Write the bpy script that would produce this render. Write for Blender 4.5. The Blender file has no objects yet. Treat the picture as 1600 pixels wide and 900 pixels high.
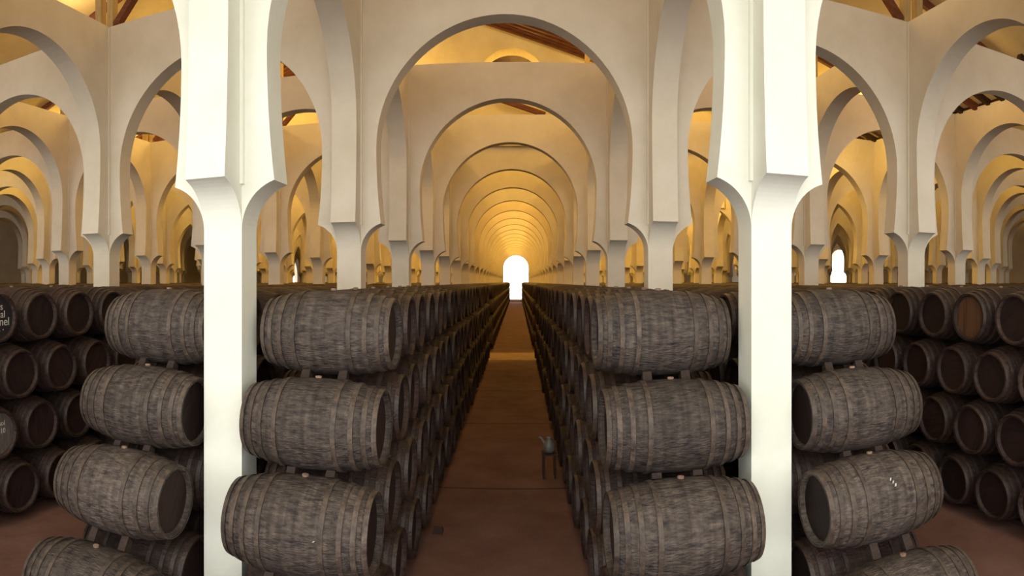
import bpy, bmesh, math, random
import numpy as np
from mathutils import Vector, Matrix
random.seed(7)
sc = bpy.context.scene
COL = sc.collection
PI = math.pi
EYE = 3.14                      # eye height above the floor
CX = -0.195                     # centre line of the central nave
BAYX, BAYY, Y1 = 4.70, 4.22, 5.14
IMP, TOP = EYE + 0.88, EYE + 4.73
SX, SY = 0.19, 0.16             # half thickness of the longitudinal / transverse walls
YEND = 98.6
XW0, XW1 = -35.5, 35.1

# ------------------------------------------------------------------ materials
def mat(name, base, rough=0.8, var=None, vscale=3.0, stretch=(1, 1, 1), band=0.0, bump=0.0, bscale=20, spec=0.3, rnd=0.0, detail=5):
    m = bpy.data.materials.new(name); m.use_nodes = True
    nt = m.node_tree; N = nt.nodes; L = nt.links
    b = N['Principled BSDF']
    b.inputs['Roughness'].default_value = rough
    b.inputs['Specular IOR Level'].default_value = spec
    tc = N.new('ShaderNodeTexCoord'); mp = N.new('ShaderNodeMapping'); mp.inputs['Scale'].default_value = stretch
    L.new(tc.outputs['Object'], mp.inputs['Vector'])
    oi = N.new('ShaderNodeObjectInfo')
    sh = N.new('ShaderNodeMath'); sh.operation = 'MULTIPLY'; sh.inputs[1].default_value = 37.0
    L.new(oi.outputs['Random'], sh.inputs[0])
    n = N.new('ShaderNodeTexNoise'); n.noise_dimensions = '4D'
    n.inputs['Scale'].default_value = vscale; n.inputs['Detail'].default_value = detail
    n.inputs['Roughness'].default_value = 0.65
    L.new(mp.outputs[0], n.inputs['Vector']); L.new(sh.outputs[0], n.inputs['W'])
    cr = N.new('ShaderNodeValToRGB')
    cr.color_ramp.elements[0].position = 0.32; cr.color_ramp.elements[1].position = 0.68
    c2 = var or base
    cr.color_ramp.elements[0].color = (*base, 1); cr.color_ramp.elements[1].color = (*c2, 1)
    L.new(n.outputs['Fac'], cr.inputs['Fac'])
    out = cr.outputs['Color']
    if band:      # streaks that run round the cask, as weathering and scraping leave them
        mb = N.new('ShaderNodeMapping'); mb.inputs['Scale'].default_value = (26, 1.6, 1.6)
        L.new(tc.outputs['Object'], mb.inputs['Vector'])
        nb = N.new('ShaderNodeTexNoise'); nb.noise_dimensions = '4D'; nb.inputs['Scale'].default_value = 1.0; nb.inputs['Detail'].default_value = 5
        L.new(mb.outputs[0], nb.inputs['Vector']); L.new(sh.outputs[0], nb.inputs['W'])
        mrb = N.new('ShaderNodeMapRange'); mrb.inputs['From Min'].default_value = .3; mrb.inputs['From Max'].default_value = .7
        mrb.inputs['To Min'].default_value = 1 - band; mrb.inputs['To Max'].default_value = 1 + band
        L.new(nb.outputs['Fac'], mrb.inputs['Value'])
        hb = N.new('ShaderNodeHueSaturation'); L.new(mrb.outputs[0], hb.inputs['Value']); L.new(out, hb.inputs['Color'])
        out = hb.outputs['Color']
    if rnd:
        hv = N.new('ShaderNodeHueSaturation'); mr = N.new('ShaderNodeMapRange')
        mr.inputs['To Min'].default_value = 1 - rnd; mr.inputs['To Max'].default_value = 1 + rnd
        L.new(oi.outputs['Random'], mr.inputs['Value']); L.new(mr.outputs[0], hv.inputs['Value'])
        L.new(out, hv.inputs['Color']); out = hv.outputs['Color']
    L.new(out, b.inputs['Base Color'])
    if bump:
        n2 = N.new('ShaderNodeTexNoise'); n2.inputs['Scale'].default_value = bscale; n2.inputs['Detail'].default_value = 4
        L.new(mp.outputs[0], n2.inputs['Vector'])
        bp = N.new('ShaderNodeBump'); bp.inputs['Strength'].default_value = bump; bp.inputs['Distance'].default_value = 0.02
        L.new(n2.outputs['Fac'], bp.inputs['Height']); L.new(bp.outputs[0], b.inputs['Normal'])
    return m

M = {}
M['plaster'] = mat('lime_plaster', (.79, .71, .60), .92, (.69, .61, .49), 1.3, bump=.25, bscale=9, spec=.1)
M['white'] = mat('daylit_whitewash', (.86, .87, .80), .9, (.78, .79, .70), 1.6, bump=.25, bscale=9, spec=.1)  # cooler, lighter copy of the plaster: daylight put into the foreground colour
M['ceiling'] = mat('yellow_lit_plaster', (.78, .66, .40), .9, (.66, .53, .29), 1.2, bump=.2, bscale=8, spec=.1)  # white plaster with the yellow light put into its colour
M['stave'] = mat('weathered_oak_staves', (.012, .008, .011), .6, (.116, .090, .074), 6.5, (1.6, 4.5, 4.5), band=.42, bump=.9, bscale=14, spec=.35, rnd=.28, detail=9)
M['stave_shaded'] = mat('shaded_oak_staves', (.011, .006, .006), .6, (.062, .034, .027), 5, (2, 5, 5), band=.4, bump=.6, bscale=12, spec=.3, rnd=.35, detail=9)  # redder oak, also darkened: aisle shade put into the colour of rear casks
M['hoop_shaded'] = mat('shaded_iron_hoop', (.018, .011, .010), .5, (.07, .042, .032), 12, bump=.4, bscale=40, spec=.45, rnd=.2)  # dark copy of the hoop iron, carrying the same painted aisle shade
M['timber_dark'] = mat('dark_timber', (.025, .012, .009), .75, (.06, .028, .018), 3, (1, 8, 8), bump=.4, bscale=12)
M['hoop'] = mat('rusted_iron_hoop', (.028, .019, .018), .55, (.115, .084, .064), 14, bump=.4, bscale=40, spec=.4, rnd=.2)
M['head'] = mat('shaded_cask_head', (.012, .006, .006), .7, (.034, .015, .012), 2.5, (6, 6, 1), bump=.4, bscale=14, spec=.3, rnd=.4)  # dark red-brown, deepened so the heads carry the aisle shade in their colour
M['black'] = mat('black_painted_head', (.014, .012, .014), .6, (.028, .022, .024), 4, spec=.4)
M['pale_head'] = mat('dusty_grey_head', (.07, .055, .05), .7, (.16, .13, .12), 7, (3, 3, 1), bump=.4, bscale=14)
M['bright_head'] = mat('scrubbed_oak_head', (.05, .022, .012), .7, (.17, .08, .035), 2.2, (1, 16, .5), bump=.3, bscale=14)
M['cork'] = mat('bung_cork', (.16, .09, .065), .8, (.36, .24, .18), 30)
M['paint'] = mat('white_paint', (.62, .58, .52), .7, (.48, .44, .40), 30)
M['timber'] = mat('red_brown_timber', (.10, .032, .018), .7, (.22, .075, .035), 2.5, (1, 8, 8), bump=.4, bscale=12)
M['post'] = mat('yellow_lit_timber', (.55, .40, .18), .8, (.42, .28, .11), 4, (8, 8, 1), bump=.3)  # post timber with the yellow light painted into its colour
M['wedge'] = mat('wedge_wood', (.022, .013, .012), .8, (.065, .042, .034), 24, bump=.4)
M['metal'] = mat('dull_grey_metal', (.12, .11, .10), .45, (.20, .18, .16), 14, spec=.6)
M['floor'] = mat('red_earth_floor', (.130, .060, .048), .85, (.205, .112, .092), 1.4, bump=.5, bscale=5, spec=.2, detail=9)
M['strip'] = mat('sandstone_and_lit_floor', (.34, .22, .13), .85, (.24, .15, .09), 2, bump=.4, bscale=8, spec=.2)  # door step stone; also the painted light on the cross aisle floor
M['joint'] = mat('dark_floor_joint', (.05, .025, .02), .9)

# ------------------------------------------------------------------ mesh helpers
def new_obj(name, me, parent=None, loc=(0, 0, 0), rot=None):
    o = bpy.data.objects.new(name, me); COL.objects.link(o)
    o.location = loc
    if rot: o.rotation_euler = rot
    if parent: o.parent = parent
    return o

def mesh(name, vf, material, smooth=False):
    v, f = vf
    me = bpy.data.meshes.new(name); me.from_pydata(v, [], f); me.materials.append(material)
    bm = bmesh.new(); bm.from_mesh(me)
    bmesh.ops.remove_doubles(bm, verts=bm.verts, dist=1e-5)
    bmesh.ops.recalc_face_normals(bm, faces=bm.faces)
    bm.to_mesh(me); bm.free()
    if smooth:
        for p in me.polygons: p.use_smooth = True
    return me

def join(*vfs):
    V, F = [], []
    for v, f in vfs:
        o = len(V); V += list(v); F += [tuple(i + o for i in q) for q in f]
    return V, F

def box(x0, x1, y0, y1, z0, z1):
    v = [(x, y, z) for z in (z0, z1) for y in (y0, y1) for x in (x0, x1)]
    return v, [(0, 2, 3, 1), (4, 5, 7, 6), (0, 1, 5, 4), (2, 6, 7, 3), (0, 4, 6, 2), (1, 3, 7, 5)]

def beam(a, b, w, h, up=(0, 0, 1)):
    a, b = Vector(a), Vector(b); d = (b - a).normalized()
    s = d.cross(Vector(up)).normalized() * w / 2; u = s.cross(d).normalized() * h / 2
    v = [tuple(p + i * s + j * u) for p in (a, b) for i, j in ((-1, -1), (1, -1), (1, 1), (-1, 1))]
    return v, [(0, 1, 2, 3), (7, 6, 5, 4), (0, 4, 5, 1), (1, 5, 6, 2), (2, 6, 7, 3), (3, 7, 4, 0)]

def lathe_x(prof, seg, closed=False, jitter=None):
    """profile of (x, r) turned round the X axis"""
    v, f = [], []
    for x, r in prof:
        for k in range(seg):
            a = 2 * PI * k / seg
            rr = r * (1 + (jitter(k) if jitter else 0))
            v.append((x, rr * math.cos(a), rr * math.sin(a)))
    n = len(prof)
    for i in range(n - 1 if not closed else n):
        for k in range(seg):
            a, b = i * seg + k, i * seg + (k + 1) % seg
            c, d = ((i + 1) % n) * seg + (k + 1) % seg, ((i + 1) % n) * seg + k
            f.append((a, b, c, d))
    return v, f

def disc_x(x, r, seg):
    v = [(x, 0, 0)] + [(x, r * math.cos(2 * PI * k / seg), r * math.sin(2 * PI * k / seg)) for k in range(seg)]
    return v, [(0, 1 + k, 1 + (k + 1) % seg) for k in range(seg)]

def structure(o, label=None, group=None, cat=None):
    o['kind'] = 'structure'
    if label: o['label'] = label
    if group: o['group'] = group
    if cat: o['category'] = cat
    return o

def tag(o, label, cat, group=None):
    o['label'] = label; o['category'] = cat
    if group: o['group'] = group
    return o

# ------------------------------------------------------------------ arcade
def flare_profile(s):
    """outline of the corbel in (u, z): from the shaft face out to the impost"""
    R = 0.44; ph = math.radians(73); n = 12
    kx = (0.50 - s) / (R * (1 - math.cos(ph))); kz = 0.42 / (R * math.sin(ph))
    return [(s + kx * R * (1 - math.cos(ph * i / n)), IMP - 0.42 + kz * R * math.sin(ph * i / n)) for i in range(n + 1)]

def flare_arm(s, t, axis, sign):
    P = flare_profile(s)
    v, f = [], []
    def put(u, w, z): v.append((sign * u, w, z) if axis == 'x' else (w, sign * u, z)); return len(v) - 1
    rows = [[put(0, -t, z), put(u, -t, z), put(u, t, z), put(0, t, z)] for u, z in P]
    for a, b in zip(rows[:-1], rows[1:]):
        f += [(a[0], a[1], b[1], b[0]), (a[1], a[2], b[2], b[1]), (a[2], a[3], b[3], b[2])]
    f.append(tuple(rows[-1]))
    return v, f

def pier_mesh(m):
    parts = [box(-SX, SX, -SY, SY, 0, IMP)]
    for sg in (1, -1):
        parts.append(flare_arm(SX, SY, 'x', sg)); parts.append(flare_arm(SY, SX, 'y', sg))
    parts.append(box(-SX - .03, SX + .03, -SY - .04, SY + .04, IMP - .02, TOP - .02))
    # soft plinth joint and plaster core make one body
    return mesh('pier', join(*parts), m)

def arch_mesh(name, span, t, crown, m, axis, trim=0.0):
    w0 = span / 2 - 0.50; r = w0 + 0.07; hc = crown - r
    half = span / 2 - trim
    v, f = [], []
    def put(u, w, z): v.append((u, w, z) if axis == 'x' else (w, u, z)); return len(v) - 1
    n1, n2 = 8, 40
    for sg in (1, -1):
        prev = None
        for i in range(n1 + 1):
            z = IMP + (hc - IMP) * i / n1; q = (hc - z) / (hc - IMP)
            u = sg * (r - 0.07 * q * q)
            row = [put(sg * half, -t, z), put(u, -t, z), put(u, t, z), put(sg * half, t, z)]
            if prev:
                f += [(prev[0], prev[1], row[1], row[0]), (prev[1], prev[2], row[2], row[1]), (prev[2], prev[3], row[3], row[2]), (prev[3], prev[0], row[0], row[3])]
            else:
                f.append(tuple(row))
            prev = row
        a = [put(sg * half, -t, TOP), put(sg * r, -t, TOP), put(sg * r, t, TOP), put(sg * half, t, TOP)]
        f += [(prev[0], prev[1], a[1], a[0]), (prev[2], prev[3], a[3], a[2]), tuple(a), (prev[3], prev[0], a[0], a[3])]
    prev = None
    for i in range(n2 + 1):
        th = PI * i / n2; u, z = r * math.cos(th), hc + r * math.sin(th)
        row = [put(u, -t, z), put(u, t, z), put(u, t, TOP), put(u, -t, TOP)]
        if prev:
            f += [(prev[0], row[0], row[3], prev[3]), (prev[1], prev[2], row[2], row[1]), (prev[0], prev[1], row[1], row[0]), (prev[3], row[3], row[2], prev[2])]
        prev = row
    return mesh(name, (v, f), m)

CROWN = EYE + 3.95
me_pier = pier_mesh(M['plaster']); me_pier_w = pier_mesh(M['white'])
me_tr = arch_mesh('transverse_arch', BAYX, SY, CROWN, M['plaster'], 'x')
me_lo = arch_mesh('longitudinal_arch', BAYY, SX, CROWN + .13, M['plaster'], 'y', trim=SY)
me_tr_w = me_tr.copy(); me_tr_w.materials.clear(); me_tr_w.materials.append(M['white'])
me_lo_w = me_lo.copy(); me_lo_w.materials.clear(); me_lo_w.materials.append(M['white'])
NROW = 22
def xcol(i): return CX + (i + 0.5) * BAYX       # i = -1 left of the aisle, 0 right
def yrow(j): return Y1 + j * BAYY               # j = 0 the foreground row
ORD = ['zeroth', 'first', 'second', 'third', 'fourth', 'fifth', 'sixth', 'seventh', 'eighth', 'ninth', 'tenth', 'eleventh', 'twelfth',
       'thirteenth', 'fourteenth', 'fifteenth', 'sixteenth', 'seventeenth', 'eighteenth', 'nineteenth']
TENS = {2: 'twenty', 3: 'thirty', 4: 'forty', 5: 'fifty', 6: 'sixty', 7: 'seventy', 8: 'eighty', 9: 'ninety'}
TENTH = {2: 'twentieth', 3: 'thirtieth', 4: 'fortieth', 5: 'fiftieth', 6: 'sixtieth', 7: 'seventieth', 8: 'eightieth', 9: 'ninetieth'}
def ordinal(n):
    if n < 20: return ORD[n]
    if n >= 100: return 'hundred and ' + ordinal(n - 100) if n > 100 else 'hundredth'
    return TENTH[n // 10] if n % 10 == 0 else TENS[n // 10] + '-' + ORD[n % 10]
def side(i):      # which line of columns, counted out from the aisle
    return ('left', -i) if i < 0 else ('right', i + 1)
def inview(x, y): return abs(x) < 1.10 * y + 8
for j in range(-1, NROW):
    for i in range(-7, 7):
        x, y = xcol(i), yrow(j)
        if not inview(x, y): continue
        s, n = side(i)
        depth = 'foreground row' if j == 0 else (ordinal(j + 1) + ' row from the front' if j > 0 else 'row beside the camera')
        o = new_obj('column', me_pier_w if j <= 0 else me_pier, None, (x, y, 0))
        structure(o, f"whitewashed square column, {depth}, {ordinal(n)} column line {s} of the aisle", 'columns of the arcade', 'column')
        if i < 6:
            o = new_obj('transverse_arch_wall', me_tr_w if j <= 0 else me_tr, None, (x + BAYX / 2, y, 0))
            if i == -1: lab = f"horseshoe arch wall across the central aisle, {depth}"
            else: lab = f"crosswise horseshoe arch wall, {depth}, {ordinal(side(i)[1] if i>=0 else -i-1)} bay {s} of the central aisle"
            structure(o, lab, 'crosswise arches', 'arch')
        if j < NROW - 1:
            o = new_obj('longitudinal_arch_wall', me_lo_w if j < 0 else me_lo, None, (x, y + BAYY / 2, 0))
            structure(o, f"lengthwise horseshoe arch wall starting at {depth}, {ordinal(n)} line {s} of the aisle", 'lengthwise arches', 'arch')

# ------------------------------------------------------------------ shell
floor = new_obj('floor', mesh('floor', box(XW0, XW1, -8, YEND + 6, -.3, 0), M['floor'])); structure(floor)
for y, w in ((9.42, .035), (13.75, .03), (17.9, .03)):
    structure(new_obj('trim_1', mesh('floor_joint', box(-1.9, 1.5, y, y + w, 0, .004), M['joint'])))
structure(new_obj('trim_2', mesh('lit_floor_strip', box(XW0, XW1, 24.9, 27.5, 0, .006), M['strip'])))  # lighter strip: side light of the cross aisle painted on the floor

def wall_with_openings(name, axis, at, t, u0, u1, z1, holes):
    """a wall in the plane axis=at, with arched door openings (centre, half width, height)"""
    vfs = []
    def bx(a, b, z0, zt): return box(a, b, at, at + t, z0, zt) if axis == 'y' else box(at, at + t, a, b, z0, zt)
    cur = u0
    for c, hw, h in sorted(holes):
        vfs.append(bx(cur, c - hw, 0, z1)); vfs.append(bx(c - hw, c + hw, h, z1))
        n = 12
        for k in range(n):      # arched head filled in steps of thin prisms
            a0, a1 = PI * k / n, PI * (k + 1) / n
            p0, p1 = (c + hw * math.cos(a0), h - hw + hw * math.sin(a0)), (c + hw * math.cos(a1), h - hw + hw * math.sin(a1))
            q = [(p0[0], p0[1]), (p1[0], p1[1]), (p1[0], h), (p0[0], h)]
            v = [((u, at, z) if axis == 'y' else (at, u, z)) for u, z in q] + [((u, at + t, z) if axis == 'y' else (at + t, u, z)) for u, z in q]
            vfs.append((v, [(0, 1, 2, 3), (7, 6, 5, 4), (0, 4, 5, 1), (1, 5, 6, 2), (2, 6, 7, 3), (3, 7, 4, 0)]))
        cur = c + hw
    vfs.append(bx(cur, u1, 0, z1))
    o = new_obj(name, mesh(name, join(*vfs), M['plaster'])); structure(o); return o
wall_with_openings('wall_back', 'y', YEND, .5, XW0, XW1, 14, [(CX, 2.0, 7.3), (30.2, 2.2, 7.0)])
wall_with_openings('wall_left', 'x', XW0 - .5, .5, -8, YEND + .5, 14, [(93.5, 3.0, 7.0)])
wall_with_openings('wall_right', 'x', XW1, .5, -8, YEND + .5, 14, [(62, 2.5, 6.8)])
# steps and threshold outside the far door
structure(new_obj('trim_3', mesh('threshold', join(box(CX - 1.1, CX + 1.1, YEND - 2.2, YEND - 1.1, 0, .16), box(CX - 1.1, CX + 1.1, YEND - 1.1, YEND + .6, 0, .32)), M['strip'])))

RIDGE, SLOPE = EYE + 9.46, 0.333
def roof_h(x):
    for c in (-2.545, 25.655, -30.745):
        if abs(x - c) <= 14.11: return RIDGE - SLOPE * abs(x - c)
    return RIDGE - SLOPE * 14.1
vf = []
for c in (-2.545, 25.655, -30.745):
    for sg in (1, -1):
        x0, x1 = c, c + sg * 14.1
        z0, z1 = RIDGE, RIDGE - SLOPE * 14.1
        v = [(x0, -8, z0), (x1, -8, z1), (x1, YEND + 1, z1), (x0, YEND + 1, z0), (x0, -8, z0 + .2), (x1, -8, z1 + .2), (x1, YEND + 1, z1 + .2), (x0, YEND + 1, z0 + .2)]
        vf.append((v, [(0, 1, 2, 3), (7, 6, 5, 4), (0, 4, 5, 1), (1, 5, 6, 2), (2, 6, 7, 3), (3, 7, 4, 0)]))
structure(new_obj('ceiling', mesh('ceiling', join(*vf), M['ceiling'])))

# rafters under the central roof: one object each, down each slope
raf = {}
def rafter(y, sg, c=-2.545):
    if sg not in raf:
        raf[sg] = mesh('rafter', beam((0, 0, -.09), (sg * 14.0, 0, -.09 - SLOPE * 14.0), .12, .16), M['timber'])
    o = new_obj('rafter', raf[sg], None, (c, y, RIDGE))
    s = 'right' if sg > 0 else 'left'
    return structure(o, f"red-brown timber rafter on the {s} slope of the roof", f"rafters of the {s} roof slope", 'rafter')
ys = [2.0 + 2.11 * k for k in range(22)]
for k in range(5): ys += [20.1 + .3 * k]
for y in ys:
    for sg in (1, -1): rafter(y, sg)
for y in (8, 10, 12, 14, 16, 18, 20, 22):
    rafter(y, -1, 25.655)
# boarded panel just before the lunette wall
def panel(y0, y1, sg):
    x1 = sg * 14.0; v = []
    for dz in (-.02, -.05):
        for (x, y) in ((0, y0), (x1, y0), (x1, y1), (0, y1)): v.append((x - 2.545, y, RIDGE - SLOPE * abs(x) + dz))
    return v, [(0, 1, 2, 3), (7, 6, 5, 4), (0, 4, 5, 1), (1, 5, 6, 2), (2, 6, 7, 3), (3, 7, 4, 0)]
for n, y0 in enumerate((19.9, 22.7)):
    for sg in (1, -1):
        structure(new_obj('trim_%d' % (4 + 2 * n + (sg > 0)), mesh('roof_boards', panel(y0, y0 + (1.7 if n == 0 else 5), sg), M['timber'] if n == 0 else M['timber_dark'])))

# lunette walls standing on the crosswise walls
def lunette_mesh(i):
    xl, xr = xcol(i), xcol(i + 1); c = (xl + xr) / 2
    R = 1.23; zc = EYE + 6.90 - (RIDGE - roof_h(c) - (RIDGE - roof_h(CX)))
    zc = min(zc, roof_h(c) - R - .3)
    v, f = [], []; y0, y1 = 0, .7
    def put(x, y, z): v.append((x, y, z)); return len(v) - 1
    def quadcol(xa, xb, za0, zb0, za1, zb1):
        r0 = [put(xa, y0, za0), put(xb, y0, zb0), put(xb, y0, zb1), put(xa, y0, za1)]
        r1 = [put(xa, y1, za0), put(xb, y1, zb0), put(xb, y1, zb1), put(xa, y1, za1)]
        f.extend([tuple(r0), tuple(reversed(r1)), (r0[0], r1[0], r1[1], r0[1])])
    quadcol(xl, c - R, TOP, TOP, roof_h(xl), roof_h(c - R)); quadcol(c + R, xr, TOP, TOP, roof_h(c + R), roof_h(xr))
    if zc > TOP: quadcol(c - R, c + R, TOP, TOP, zc, zc)
    n = 24
    for k in range(n):
        xa, xb = c - R * math.cos(PI * k / n), c - R * math.cos(PI * (k + 1) / n)
        quadcol(xa, xb, zc + R * math.sin(PI * k / n), zc + R * math.sin(PI * (k + 1) / n), roof_h(xa), roof_h(xb))
    a = [put(c - R, y0, zc), put(c - R, y1, zc), put(c + R, y1, zc), put(c + R, y0, zc)]; f.append(tuple(a))
    return mesh('lunette_wall', (v, f), M['ceiling'])
for i in (-3, -2, -1, 0, 1):
    me = lunette_mesh(i)
    for j in (4, 6):
        o = new_obj('lunette_wall', me, None, (0, yrow(j) - SY - .16, 0))
        w = {-1: 'above the central aisle', -2: 'first bay left of the central aisle', -3: 'second bay left of the central aisle', 0: 'first bay right of the central aisle', 1: 'second bay right of the central aisle'}[i]
        structure(o, f"{'nearer' if j == 4 else 'farther'} yellow-lit wall with a half-round opening under the roof, {w}", None, 'wall')

# posts and diagonal braces on the wall crossings
for j in range(0, 6):
    for i in range(-4, 4):
        if i == -1 and j >= 2 or j == 4: continue
        x, y = xcol(i), yrow(j); s, n = side(i)
        zr = roof_h(x)
        dep = ordinal(j + 1) + ' column row'
        for k, (dx, dy) in enumerate(((-.14, .0), (.14, .0))):
            o = new_obj('roof_post', mesh('roof_post', box(-.07, .07, -.08, .08, 0, zr - TOP - .16), M['post']), None, (x + dx, y + dy, TOP))
            structure(o, f"yellow-lit timber post under the roof, {dep}, {ordinal(n)} line {s}, {('left', 'right')[k]} of its pair", 'roof posts', 'post')
        sg = 1 if i < 0 else -1
        o = new_obj('roof_brace', mesh('roof_brace', beam((sg * .25, 0, .08), (sg * 1.35, 0, 1.25), .11, .15, (0, 1, 0)), M['timber']), None, (x, y, TOP))
        structure(o, f"dark timber brace rising from the wall crossing, {dep}, {ordinal(n)} line {s}", 'roof braces', 'brace')
o = new_obj('tie_beam', mesh('tie_beam', beam((-.75, 21.2, EYE + 6.25), (.95, 21.2, EYE + 5.68), .14, .16), M['timber']))
structure(o, 'dark sloping timber seen through the second arch above the aisle', None, 'beam')
# wall plate on the far right lengthwise wall
structure(new_obj('trim_8', mesh('wall_plate', beam((xcol(2), 6, TOP + .06), (xcol(2), 60, TOP + .06), .3, .26), M['timber_dark'])))
me_tail = mesh('rafter_tail', beam((-1.3, 0, SLOPE * 1.3 - .04), (.1, 0, -SLOPE * .1 - .04), .13, .2), M['timber_dark'])
for k in range(34):
    o = new_obj('rafter_tail', me_tail, None, (xcol(2), 7.1 + .55 * k, roof_h(xcol(2)) + .0))
    structure(o, 'dark rafter end resting on the right-hand wall plate', 'rafter ends over the right side wall', 'rafter')

# ------------------------------------------------------------------ casks
R, RE, HL = 0.383, 0.300, 0.58
def prof(x):
    q = abs(x) / HL
    return RE + (R - RE) * (1 - q ** 2.1)
HOOPS = (.565, .485, .385, .25)
def stave_mesh(seg=48, n=18):
    P = [(-HL + .055, RE - .030), (-HL, RE - .022)]
    for i in range(n + 1):
        x = -HL + 2 * HL * i / n; P.append((x, prof(x)))
    P += [(HL, RE - .022), (HL - .055, RE - .030)]
    rnd = random.Random(3); jit = [rnd.uniform(-.004, .004) for _ in range(seg)]
    return mesh('staves', lathe_x(P, seg, jitter=lambda k: jit[k] + (-.006 if k % 2 else 0)), M['stave'], True)
def hoop_mesh(x, seg=48):
    w = .019
    P = [(x - w, prof(x - w) + .001), (x - w, prof(x - w) + .009), (x + w, prof(x + w) + .009), (x + w, prof(x + w) + .001)]
    return mesh('hoop', lathe_x(P, seg, closed=True), M['hoop'])
def head_mesh(sg, m, seg=40):
    x = sg * (HL - .05)
    r = RE - .028
    v, f = disc_x(x, r, seg)
    return mesh('cask_head', (v, f), m)
def variant(me, m):
    c = me.copy(); c.materials.clear(); c.materials.append(M[m]); return c
ME_ST = stave_mesh()
ME_HOOP = [hoop_mesh(s * x) for x in HOOPS for s in (1, -1)]
ME_ST_D = variant(ME_ST, 'stave_shaded'); ME_HOOP_D = [variant(m_, 'hoop_shaded') for m_ in ME_HOOP]
ME_HEAD = {(s, k): head_mesh(s, M[k]) for s in (1, -1) for k in ('head', 'black', 'pale_head', 'bright_head')}
def bung_mesh():
    v, f = [], []
    n = 12
    for z, r in ((R - .02, .024), (R + .014, .028), (R + .018, .02)):
        v += [(r * math.cos(2 * PI * k / n), r * math.sin(2 * PI * k / n), z) for k in range(n)]
    for i in range(2):
        for k in range(n): f.append((i * n + k, i * n + (k + 1) % n, (i + 1) * n + (k + 1) % n, (i + 1) * n + k))
    f.append(tuple(range(2 * n, 3 * n)))
    return mesh('bung', (v, f), M['cork'])
ME_BUNG = bung_mesh()
def simple_vf(seg=24, hoops=True):
    P = [(-HL + .05, RE - .03), (-HL, RE - .02), (-HL, RE)]
    n = 6
    xs = sorted([s * x + d for x in HOOPS for s in (1, -1) for d in (-.019, .019)] + [0, -.14, .14]) if hoops else [-.43, -.2, 0, .2, .43]
    for x in xs:
        h = any(abs(abs(x) - q) < .03 for q in HOOPS)
        P.append((x, prof(x) + (.009 if h and hoops else 0)))
    P += [(HL, RE), (HL, RE - .02), (HL - .05, RE - .03)]
    return lathe_x(P, seg)
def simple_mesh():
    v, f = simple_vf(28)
    me = mesh('cask_body', (v, f), M['stave_shaded'], True); return me
ME_SIMPLE = simple_mesh()

# stacks: (x centre, sign of the aisle side the heads face, pitch, y of the front cask of the bottom tier, id)
TIERZ = [EYE - .46, EYE - 1.20, EYE - 1.93, EYE - 2.69]        # top tier first
def stack_list():
    S = []
    for i in range(-6, 6):
        xc = xcol(i)
        for sg in (-1, 1):
            x = xc + sg * (1.452 - HL)
            S.append((i, sg, x))
    return S
CENTRAL = {(-1, 1), (0, -1), (-1, -1), (0, 1)}
STACKNO = {}
for i in range(-6, 6):
    for sg in (-1, 1):
        if i < 0: n = (-1 - i) * 2 + (1 if sg == 1 else 2); STACKNO[(i, sg)] = ('left', n)
        else: n = i * 2 + (1 if sg == -1 else 2); STACKNO[(i, sg)] = ('right', n)
def casks():
    out = []
    for (i, sg, x) in stack_list():
        central = (i, sg) in CENTRAL
        pitch = .84 if central else .79
        for t in range(4):
            if central:
                y0 = (5.42, 5.01, 4.66, 4.20)[t] + (.05 if i == 0 else 0)
            else:
                y0 = 2.15 - .395 * (t % 2)
            n = 0; y = y0
            rr = random.Random((i * 7 + sg) * 100 + t)
            while y < YEND - 4:
                n += 1
                if not (24.5 < y < 27.9) and inview(x, y):
                    out.append(((i, sg, t, n), (x + rr.uniform(-.025, .025), y + rr.uniform(-.008, .008), TIERZ[t]), rr.uniform(0, 2 * PI)))
                y += pitch
    return out
ALL = casks()
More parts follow.
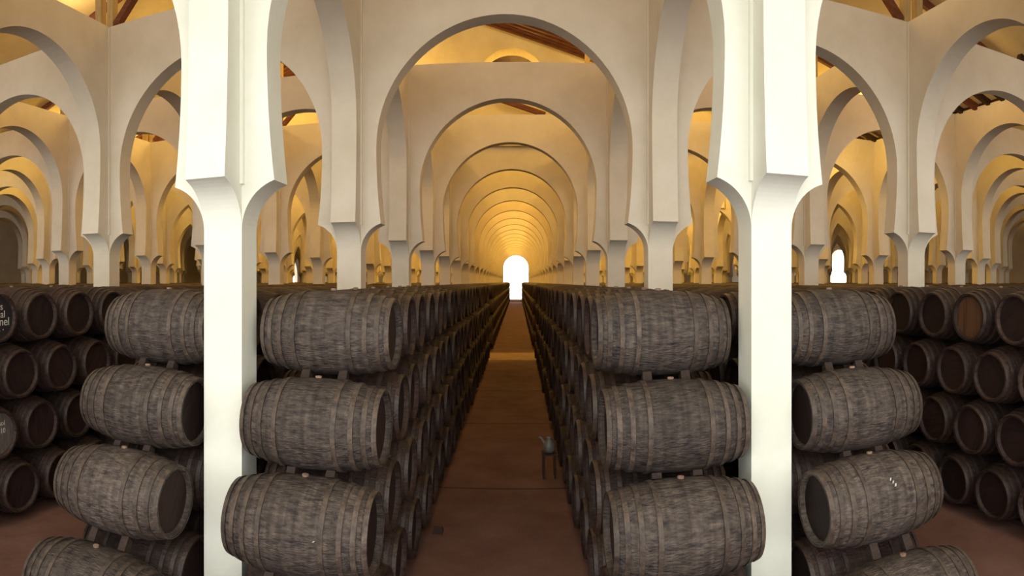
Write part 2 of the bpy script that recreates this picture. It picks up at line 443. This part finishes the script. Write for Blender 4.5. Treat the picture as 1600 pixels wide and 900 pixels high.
#%%VIS   the 300 casks that show largest, largest first: (bay, side, tier, place from the front)
VIS_FAR = None
VIS = [tuple(int(c) for c in q.split(',')) for q in '''-1,1,2,1 0,-1,2,1 0,-1,1,1 -1,1,1,1 0,1,2,1 -1,-1,2,1 0,-1,0,1 -1,1,0,1 0,1,1,1 -1,-1,1,1 0,1,0,1 -1,-1,0,1 -1,-1,3,1 -1,-1,3,2 0,1,3,1 -1,1,2,2 0,1,3,2 1,-1,1,6 1,-1,0,6 1,-1,2,6 1,-1,3,6 0,-1,2,2 -2,1,2,6 -2,1,0,6 -2,1,1,7 1,-1,1,7 -2,1,3,6 1,-1,3,7 -1,1,1,2 -2,1,1,6 -2,1,0,7 1,-1,2,7 1,-1,0,7 -1,-1,2,2 1,-1,1,8 0,-1,1,2 0,1,2,2 -2,1,2,7 1,-1,0,8 -2,1,1,8 1,-1,2,5 1,-1,0,5 -1,1,2,3 -1,1,0,2 -2,1,3,7 -1,1,3,3 -1,1,3,4 -2,1,0,8 1,-1,1,9 -1,1,1,4 -1,1,2,4 -2,1,2,5 -1,1,1,3 -1,1,3,5 -2,1,0,5 0,-1,3,3 -1,1,0,3 1,-1,3,8 0,-1,0,2 -1,1,0,4 0,-1,2,4 0,-1,2,3 0,-1,1,3 0,-1,3,5 0,-1,0,3 0,-1,3,4 -2,1,3,8 -1,1,1,5 -1,1,2,5 0,-1,0,4 -1,1,2,6 0,1,0,3 -1,1,0,5 -2,1,1,9 -1,1,3,6 -1,-1,1,3 0,-1,1,5 1,-1,3,9 0,1,1,2 -1,-1,3,3 0,1,1,3 -1,1,3,7 -1,-1,1,2 -1,1,2,7 0,-1,3,6 0,-1,1,4 -1,1,0,7 -1,1,1,8 -1,1,3,8 -1,1,1,6 -1,1,1,7 0,-1,1,6 0,-1,2,6 1,-1,0,9 0,-1,0,6 0,-1,2,5 0,-1,2,7 -1,1,0,6 0,1,3,3 0,1,1,4 -1,1,3,9 0,-1,3,7 0,-1,0,7 -1,1,2,8 -1,1,3,2 0,-1,3,8 0,-1,1,7 -1,1,2,9 -1,1,0,9 1,-1,2,8 -1,-1,0,3 0,-1,0,5 -2,1,0,9 -1,-1,0,2 1,-1,1,5 -1,-1,0,4 0,1,0,4 1,-1,3,5 -1,1,0,8 -2,1,3,9 -1,1,3,11 0,-1,2,9 0,-1,0,9 0,-1,0,10 -1,1,1,10 0,-1,2,11 -1,1,0,11 -1,1,1,12 0,1,0,5 0,-1,1,10 -1,1,2,10 -1,1,1,11 0,-1,1,8 -1,1,2,13 1,-1,0,10 0,-1,3,10 -1,-1,1,4 -1,1,3,10 -1,1,3,14 -1,1,2,11 -1,-1,0,5 -1,1,3,13 0,-1,3,12 0,-1,3,2 -1,1,3,12 -1,1,0,10 -1,1,1,9 0,1,3,5 -1,1,2,12 0,-1,3,9 0,1,0,2 0,-1,3,11 0,-1,2,15 -1,1,0,12 0,-1,2,10 -1,1,0,13 0,-1,1,13 -2,1,0,10 0,-1,2,8 -1,-1,2,3 1,-1,0,11 0,1,0,6 -1,1,1,14 -1,-1,0,6 -1,1,1,15 -1,1,0,14 0,-1,1,12 0,-1,1,9 0,-1,3,16 -1,1,1,19 -1,1,3,30 -1,1,2,16 0,1,2,4 -2,1,0,12 -1,1,1,29 -1,1,1,16 1,-1,1,10 -1,1,3,16 -1,1,0,28 0,-1,1,16 -1,1,0,17 -2,1,0,11 -1,1,2,15 1,-1,0,13 1,-1,0,12 0,-1,0,14 0,-1,0,11 -2,1,2,8 0,-1,1,18 -1,1,2,14 -1,1,2,19 -1,1,3,21 -1,1,2,29 -1,1,2,17 -1,1,3,18 -1,1,0,21 0,-1,2,12 -1,1,1,13 0,-1,2,18 0,-1,3,13 0,-1,1,29 -1,1,3,15 0,-1,0,15 0,-1,1,21 0,-1,1,14 -1,1,2,22 -1,1,3,17 0,-1,0,16 0,-1,0,12 1,1,0,8 0,-1,3,14 -1,1,0,16 0,-1,0,17 -1,1,1,17 0,-1,3,15 0,1,0,7 -1,1,3,19 0,-1,3,19 -2,-1,0,8 -1,1,3,20 0,-1,2,29 0,-1,2,17 0,-1,2,13 0,-1,3,18 -2,1,0,20 -1,1,0,15 -1,1,0,19 -1,1,0,20 0,-1,0,18 1,1,0,10 0,-1,0,8 -1,1,1,21 -1,1,2,24 -1,1,2,20 0,-1,2,20 0,-1,3,30 0,-1,0,28 1,-1,0,20 -1,1,1,22 -2,1,0,21 -2,1,0,34 1,1,0,9 -1,1,1,23 0,-1,2,22 -1,1,3,24 -1,1,3,23 0,-1,2,14 0,-1,3,21 0,-1,3,20 0,-1,0,22 -2,-1,0,13 -1,-1,0,11 1,-1,0,14 1,1,0,13 2,-1,0,13 -1,1,3,25 -3,1,0,15 -3,1,0,12 -2,-1,0,10 1,1,0,14 2,-1,0,12 -1,-1,0,7 0,-1,1,11 -1,1,3,31 -1,1,0,33 -2,1,0,19 -2,1,0,22 1,-1,0,23 1,-1,0,22 1,-1,0,21 1,-1,0,19 -2,1,0,16 -1,1,1,31 0,-1,1,23 -1,1,2,30 0,-1,3,31 0,-1,3,25 0,-1,3,23 0,-1,0,20 2,-1,0,15 -3,1,0,13 -2,-1,0,9 -2,-1,0,14 -2,1,0,17 0,-1,0,13 2,-1,0,14 -1,1,0,31 0,-1,0,33 0,-1,0,31 -3,1,0,20 -1,1,0,29 0,-1,0,29 0,-1,0,23 2,-1,0,18 -1,1,1,24 -1,1,1,18 -1,1,2,33 -1,1,2,32 0,-1,2,30 -1,1,2,18'''.split()]
#%%END
def dist2(p): return p[0] ** 2 + p[1] ** 2 + (p[2] - EYE) ** 2
if VIS is None:
    VIS = [k for k, p, a in sorted(ALL, key=lambda c: dist2(c[1]))[:300]]
VISSET = {tuple(k): n for n, k in enumerate(VIS)}
SPECIAL_HEAD = {(-2, 1, 0): None}
def stack_phrase(i, sg):
    s, n = STACKNO[(i, sg)]
    if n == 1: return f"{s} of central aisle"
    if n == 2: return f"beyond {s} front column"
    if n == 3: return f"across {s} side aisle"
    return f"{ordinal(n)} stack {s} of central aisle"
TIERN = ['top', 'second', 'third', 'bottom']
def cask_label(k):
    i, sg, t, n = k
    nn = FRONTN[k]
    pos = 'frontmost' if nn == 1 else ordinal(nn) + ' from front'
    return f"{'grey-brown' if k[:2] in CENTRAL and nn == 1 else 'dark'} oak cask, {pos}, {TIERN[t]} tier, {stack_phrase(i, sg)}"
FRONTN = {}
for key in VISSET:
    pass
cnt = {}
for k in sorted(VISSET, key=lambda q: q[3]):
    g = k[:3]
    cnt[g] = cnt.get(g, 0) + 1; FRONTN[k] = cnt[g] if k[:2] not in CENTRAL else k[3]
HEADS = {}      # special looks, filled below
stuffV, stuffF, stuffM = [], [], []
base_v, base_f = simple_vf(16, False)
hv, hf = disc_x(1, 1, 16)
def far_cask(p, a):
    return p, a
far = []
NEAR_FULL = 100
def head_kind(k):
    return HEADKIND.get(k, 'head')
HEADKIND = {}
LETTER = {}
PROTO = None
def make_full(k, p, ang):
    i, sg, t, n = k
    e = bpy.data.objects.new('wine_cask', None); COL.objects.link(e)
    e.location = (p[0], p[1], p[2]); e.empty_display_size = .2
    tag(e, LABELS.get(k) or cask_label(k), 'barrel', 'casks stacked in the bodega')
    ch = []
    front = k[:2] in CENTRAL and n == 1
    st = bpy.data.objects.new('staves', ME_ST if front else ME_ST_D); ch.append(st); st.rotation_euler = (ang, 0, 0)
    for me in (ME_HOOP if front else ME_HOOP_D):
        h = bpy.data.objects.new('hoop', me); ch.append(h)
    for s in (1, -1):
        h = bpy.data.objects.new('cask_head', ME_HEAD[(s, HEADKIND.get(k, 'head') if s == HSIDE(k) else 'head')])
        h.rotation_euler = (ang * (1 if k not in HEADKIND else 0), 0, 0); ch.append(h)
    if t == 0 or k[:2] in CENTRAL:
        b = bpy.data.objects.new('bung', ME_BUNG); ch.append(b); b.rotation_euler = (BUNGROT.get(k, random.Random(n).uniform(-.12, .12)), 0, 0)
    for c in ch:
        COL.objects.link(c); c.parent = e
    e.rotation_euler = ROTS.get(k, (0, 0, random.Random(n * 31 + t).uniform(-.012, .012)))
    return e
def HSIDE(k): return k[1]
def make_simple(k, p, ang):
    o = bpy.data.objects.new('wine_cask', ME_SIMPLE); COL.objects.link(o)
    o.location = p; o.rotation_euler = (0, 0, random.Random(k[3] * 31 + k[2]).uniform(-.012, .012))
    tag(o, cask_label(k), 'barrel', 'casks stacked in the bodega')
    for s in (1, -1):
        h = bpy.data.objects.new('cask_head', ME_HEAD[(s, 'head')]); COL.objects.link(h); h.parent = o; h.rotation_euler = (ang, 0, 0)
    return o
BUNGROT, ROTS, LABELS = {}, {}, {}
#%%SPECIAL
HEADKIND.update({(-2, 1, 0, 5): 'black', (-2, 1, 2, 5): 'pale_head', (1, -1, 0, 6): 'bright_head'})
LABELS.update({(-2, 1, 0, 5): 'dark cask with white lettering on its black head, top tier across left side aisle',
               (-2, 1, 2, 5): 'dark oak cask with a dusty grey head and faint writing, across left side aisle',
               (1, -1, 0, 6): 'dark oak cask whose head glows orange-brown, top tier across right side aisle',
               (0, 1, 2, 1): 'weathered grey oak cask with a small white mark, third tier beyond right front column'})
CASKOBJ = {}
for k, p, a in ALL:
    if k in VISSET:
        CASKOBJ[k] = make_full(k, p, a) if VISSET[k] < NEAR_FULL or k in HEADKIND else make_simple(k, p, a)
    elif VIS_FAR is None or k in VIS_FAR or p[2] > 2 and p[1] < 40:
        far.append((p, a))
def build_far(far):
    bv = np.array(base_v); dv1 = np.array(hv) * [HL - .05, RE - .03, RE - .03]; dv2 = dv1 * [-1, 1, 1]
    nv = len(bv) + 2 * len(dv1)
    allv = np.vstack([bv, dv1, dv2])
    loops = []; sizes = []; mats = []
    for f in base_f: loops += f; sizes.append(4); mats.append(0)
    for q, off in ((hf, len(bv)), (hf, len(bv) + len(dv1))):
        for f in q: loops += [x + off for x in f]; sizes.append(3); mats.append(1)
    loops = np.array(loops); sizes = np.array(sizes); mats = np.array(mats)
    n = len(far)
    pos = np.array([p for p, a in far])
    V = (allv[None] + pos[:, None]).reshape(-1, 3)
    Lp = (loops[None] + (np.arange(n) * nv)[:, None]).reshape(-1)
    S = np.tile(sizes, n); Mt = np.tile(mats, n)
    me = bpy.data.meshes.new('distant_casks')
    me.vertices.add(len(V)); me.vertices.foreach_set('co', V.astype(np.float32).ravel())
    me.loops.add(len(Lp)); me.loops.foreach_set('vertex_index', Lp.astype(np.int32))
    me.polygons.add(len(S)); st = np.concatenate([[0], np.cumsum(S)[:-1]])
    me.polygons.foreach_set('loop_start', st.astype(np.int32)); me.polygons.foreach_set('loop_total', S.astype(np.int32))
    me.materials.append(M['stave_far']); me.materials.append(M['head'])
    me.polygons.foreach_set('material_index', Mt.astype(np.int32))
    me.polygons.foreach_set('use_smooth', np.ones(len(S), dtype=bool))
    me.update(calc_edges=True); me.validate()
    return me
M['stave_far'] = M['stave_shaded']
o = new_obj('distant_casks', build_far(far))
o['kind'] = 'stuff'; o['label'] = 'rows of dark oak casks stacked far down the aisles'; o['category'] = 'barrels'; o['group'] = 'casks stacked in the bodega'

#%%EXTRAS
def lettering(cask, text, size, y, z, m='paint', align='RIGHT'):
    c = bpy.data.curves.new('lettering', 'FONT'); c.body = text; c.size = size; c.extrude = .001; c.align_x = align
    tmp = bpy.data.objects.new('tmp', c); COL.objects.link(tmp)
    me = bpy.data.meshes.new_from_object(tmp); bpy.data.objects.remove(tmp)
    me.materials.clear(); me.materials.append(M[m])
    o = bpy.data.objects.new('lettering', me); COL.objects.link(o); o.parent = cask
    o.location = (HL - .05 + .003, y, z); o.rotation_euler = (PI / 2, 0, PI / 2); return o
k = (-2, 1, 0, 5)
if k in CASKOBJ:
    for t, sz, y, z in (("D\u00aas", .13, .10, .10), ("nal", .13, .14, .0), ("mnel", .15, .215, -.10), ("\u00b7 \u2013 \u00b7", .13, .12, -.20)):
        lettering(CASKOBJ[k], t, sz, y, z)
k = (-2, 1, 2, 5)
if k in CASKOBJ:
    for t, sz, y, z in (("sol", .09, .12, .10), ("a 10", .09, .13, .0)):
        lettering(CASKOBJ[k], t, sz, y, z)
def paint_mark(k, spots):
    if k not in CASKOBJ: return
    vfs = []
    for x, a, w, l in spots:      # x along the cask, angle round it, width, length
        r = prof(x) + .011
        v = []
        for rr in (r - .006, r):
            for dx, da in ((-w, -l), (w, -l), (w + .012, l), (-w + .012, l)):
                v.append((x + dx, -rr * math.cos(a + da), rr * math.sin(a + da)))
        vfs.append((v, [(0, 1, 2, 3), (7, 6, 5, 4), (0, 4, 5, 1), (1, 5, 6, 2), (2, 6, 7, 3), (3, 7, 4, 0)]))
    o = bpy.data.objects.new('paint_mark', mesh('paint_mark', join(*vfs), M['paint'])); COL.objects.link(o); o.parent = CASKOBJ[k]
paint_mark((0, 1, 2, 1), [(-.01, .66, .006, .030), (.006, .59, .006, .028), (.022, .52, .008, .030)])
paint_mark((-1, 1, 2, 1), [(.20, .12, .005, .012)])

# bearers under the bottom tier
for (i, sg, x) in stack_list():
    s_, n_ = STACKNO[(i, sg)]
    if n_ > 4: continue
    y0 = 3.6 if n_ < 3 else 1.3
    for q, dx in enumerate((-.15, .15)):
        h = TIERZ[3] - R - .0125
        o = new_obj('stillage_rail', mesh('stillage_rail', box(-.05, .05, 0, 20.4, 0, h), M['timber_dark']), None, (x + dx, y0, 0))
        near = 'aisle-side' if dx * sg > 0 else 'column-side'
        if n_ == 1: near = 'aisle-side' if dx * sg > 0 else 'column-side'
        tag(o, f"low dark timber rail under the bottom casks, {near}, {stack_phrase(i, sg)}", 'rail', 'rails under the casks')
        if n_ == 1:
            o = new_obj('stillage_rail', mesh('stillage_rail', box(-.05, .05, 0, 67, 0, h), M['timber_dark']), None, (x + dx, 27.6, 0))
            tag(o, f"low dark timber rail beyond the cross passage, {near}, {stack_phrase(i, sg)}", 'rail', 'rails under the casks')
# wedges between the front casks of neighbouring tiers
ME_W = mesh('wooden_wedge', ([(-.04, -.035, -.5), (.04, -.04, -.5), (.045, .05, -.5), (-.04, .05, -.5), (-.035, -.03, .5), (.04, -.035, .5), (.04, .05, .3), (-.035, .045, .3)],
            [(3, 2, 1, 0), (4, 5, 6, 7), (0, 1, 5, 4), (1, 2, 6, 5), (2, 3, 7, 6), (3, 0, 4, 7)]), M['wedge'])
POS = {k: p for k, p, a in ALL}
for (i, sg) in sorted(CENTRAL):
    for t in range(3):
        a, b = POS[(i, sg, t, 1)], POS[(i, sg, t + 1, 1)]
        d = Vector((0, a[1] - b[1], a[2] - b[2])).normalized()
        for q, dx in enumerate((-.17, .17)):
            r = prof(dx)
            gap = math.hypot(a[1] - b[1], a[2] - b[2]) - 2 * r
            c = Vector((b[0] + dx, b[1], b[2])) + d * (r + gap / 2)
            o = new_obj('wooden_wedge', ME_W, None, c, (-math.atan2(d.y, d.z), 0, 0)); o.scale = (1, 1, gap - .004)
            e = 'left' if dx < 0 else 'right'
            tag(o, f"small {e} wedge under frontmost {TIERN[t]}-tier cask, {stack_phrase(i, sg)}", 'wedge', 'wedges between the front casks')
# things on the aisle floor
def lathe_z(prof_, seg=24):
    v, f = [], []
    for z, r in prof_:
        v += [(r * math.cos(2 * PI * k / seg), r * math.sin(2 * PI * k / seg), z) for k in range(seg)]
    for i in range(len(prof_) - 1):
        for k in range(seg): f.append((i * seg + k, i * seg + (k + 1) % seg, (i + 1) * seg + (k + 1) % seg, (i + 1) * seg + k))
    f.append(tuple(range(seg))[::-1]); f.append(tuple(range((len(prof_) - 1) * seg, len(prof_) * seg)))
    return v, f
JX, JY = .515, 10.0
st = bpy.data.objects.new('wooden_stand', None); COL.objects.link(st); st.location = (JX, JY, 0)
tag(st, 'small dark wooden stand on the aisle floor beside the right casks', 'stand')
new_obj('top', mesh('top', box(-.12, .12, -.12, .12, .37, .40), M['timber_dark']), st)
for dx in (-.09, .09):
    for dy in (-.09, .09):
        new_obj('leg', mesh('leg', box(dx - .018, dx + .018, dy - .018, dy + .018, 0, .37), M['timber_dark']), st)
jg = bpy.data.objects.new('metal_jug', None); COL.objects.link(jg); jg.location = (JX, JY, .40)
tag(jg, 'dull grey metal jug with a long spout on the small stand in the aisle', 'jug')
new_obj('body', mesh('body', lathe_z([(0, .07), (.02, .085), (.08, .10), (.14, .095), (.19, .05), (.22, .04), (.24, .05)]), M['metal'], True), jg)
new_obj('spout', mesh('spout', join(beam((-.06, 0, .12), (-.13, 0, .24), .03, .03), beam((-.13, 0, .235), (-.16, 0, .25), .025, .025)), M['metal']), jg)
o = new_obj('wooden_chock', mesh('wooden_chock', ([(-.07, -.06, 0), (.07, -.06, 0), (.07, .06, 0), (-.07, .06, 0), (-.05, -.05, .10), (.06, -.05, .10), (.06, .05, .05), (-.05, .05, .05)],
            [(3, 2, 1, 0), (4, 5, 6, 7), (0, 1, 5, 4), (1, 2, 6, 5), (2, 3, 7, 6), (3, 0, 4, 7)]), M['timber_dark']), None, (-.99, 7.74, 0))
tag(o, 'small dark wooden chock on the floor beside the left casks', 'chock')

# ------------------------------------------------------------------ light
def area(name, loc, rot, sx, sy, power, col):
    l = bpy.data.lights.new(name, 'AREA'); l.shape = 'RECTANGLE'; l.size = sx; l.size_y = sy; l.energy = power; l.color = col
    o = bpy.data.objects.new(name, l); COL.objects.link(o); o.location = loc; o.rotation_euler = rot; return o
def point(name, loc, power, col, r=.3):
    l = bpy.data.lights.new(name, 'POINT'); l.energy = power; l.color = col; l.shadow_soft_size = r
    o = bpy.data.objects.new(name, l); COL.objects.link(o); o.location = loc; return o
area('daylight_from_entrance', (0, -1.3, 6.5), (PI / 2 - .62, 0, 0), 12, 2.6, 330, (.95, 1.0, .88))
area('daylight_from_low_door', (0, -3.2, 2.4), (PI / 2 + .12, 0, 0), 9, 2.6, 62, (.66, .76, 1.0))
WARM = (1.0, .65, .16)
for i in range(-4, 5):
    for j in range(-1, NROW - 1):
        x = CX + i * BAYX; y = yrow(j) + BAYY / 2
        if abs(x) > .9 * y + 5: continue
        if i == 0 and j == 3: continue
        zr = roof_h(x)
        near = j < 2
        p = 210 if j > 2 else (12, 20, 60, 150)[j + 1]
        if abs(i) > 2: p *= .5
        c = WARM if j > 1 else ((1, .66, .28) if j == 1 else (1, .80, .56))
        point('warm_fill', (x, y, min(zr - .8, EYE + 7.3)), p, c)  # unseen warm lights added in each bay to brighten the depth
w = bpy.data.worlds.new('World'); sc.world = w; w.use_nodes = True
w.node_tree.nodes['Background'].inputs['Color'].default_value = (1, .98, .92, 1)
w.node_tree.nodes['Background'].inputs['Strength'].default_value = 3.0

# ------------------------------------------------------------------ camera: a swing-lens (cylindrical) panorama, like the photograph
F = 974.0
cd = bpy.data.cameras.new('camera'); cam = bpy.data.objects.new('camera', cd); COL.objects.link(cam)
cd.type = 'PANO'; cd.panorama_type = 'CENTRAL_CYLINDRICAL'
cd.central_cylindrical_radius = 1.0
cd.central_cylindrical_range_u_min = -808 / F; cd.central_cylindrical_range_u_max = 792 / F
cd.central_cylindrical_range_v_min = -(900 - 440) / F; cd.central_cylindrical_range_v_max = 440 / F
cam.location = (0, 0, EYE); cam.rotation_euler = (PI / 2, 0, 0)
cd.clip_start = .05; cd.clip_end = 500
sc.camera = cam
sc.view_settings.view_transform = 'Standard'; sc.view_settings.look = 'None'
sc.view_settings.gamma = 1; sc.view_settings.exposure = 0.0; sc.view_settings.use_curve_mapping = False
sc.cycles.use_denoising = True
sc.cycles.max_bounces = 6; sc.cycles.diffuse_bounces = 4
sc.cycles.sample_clamp_indirect = 6
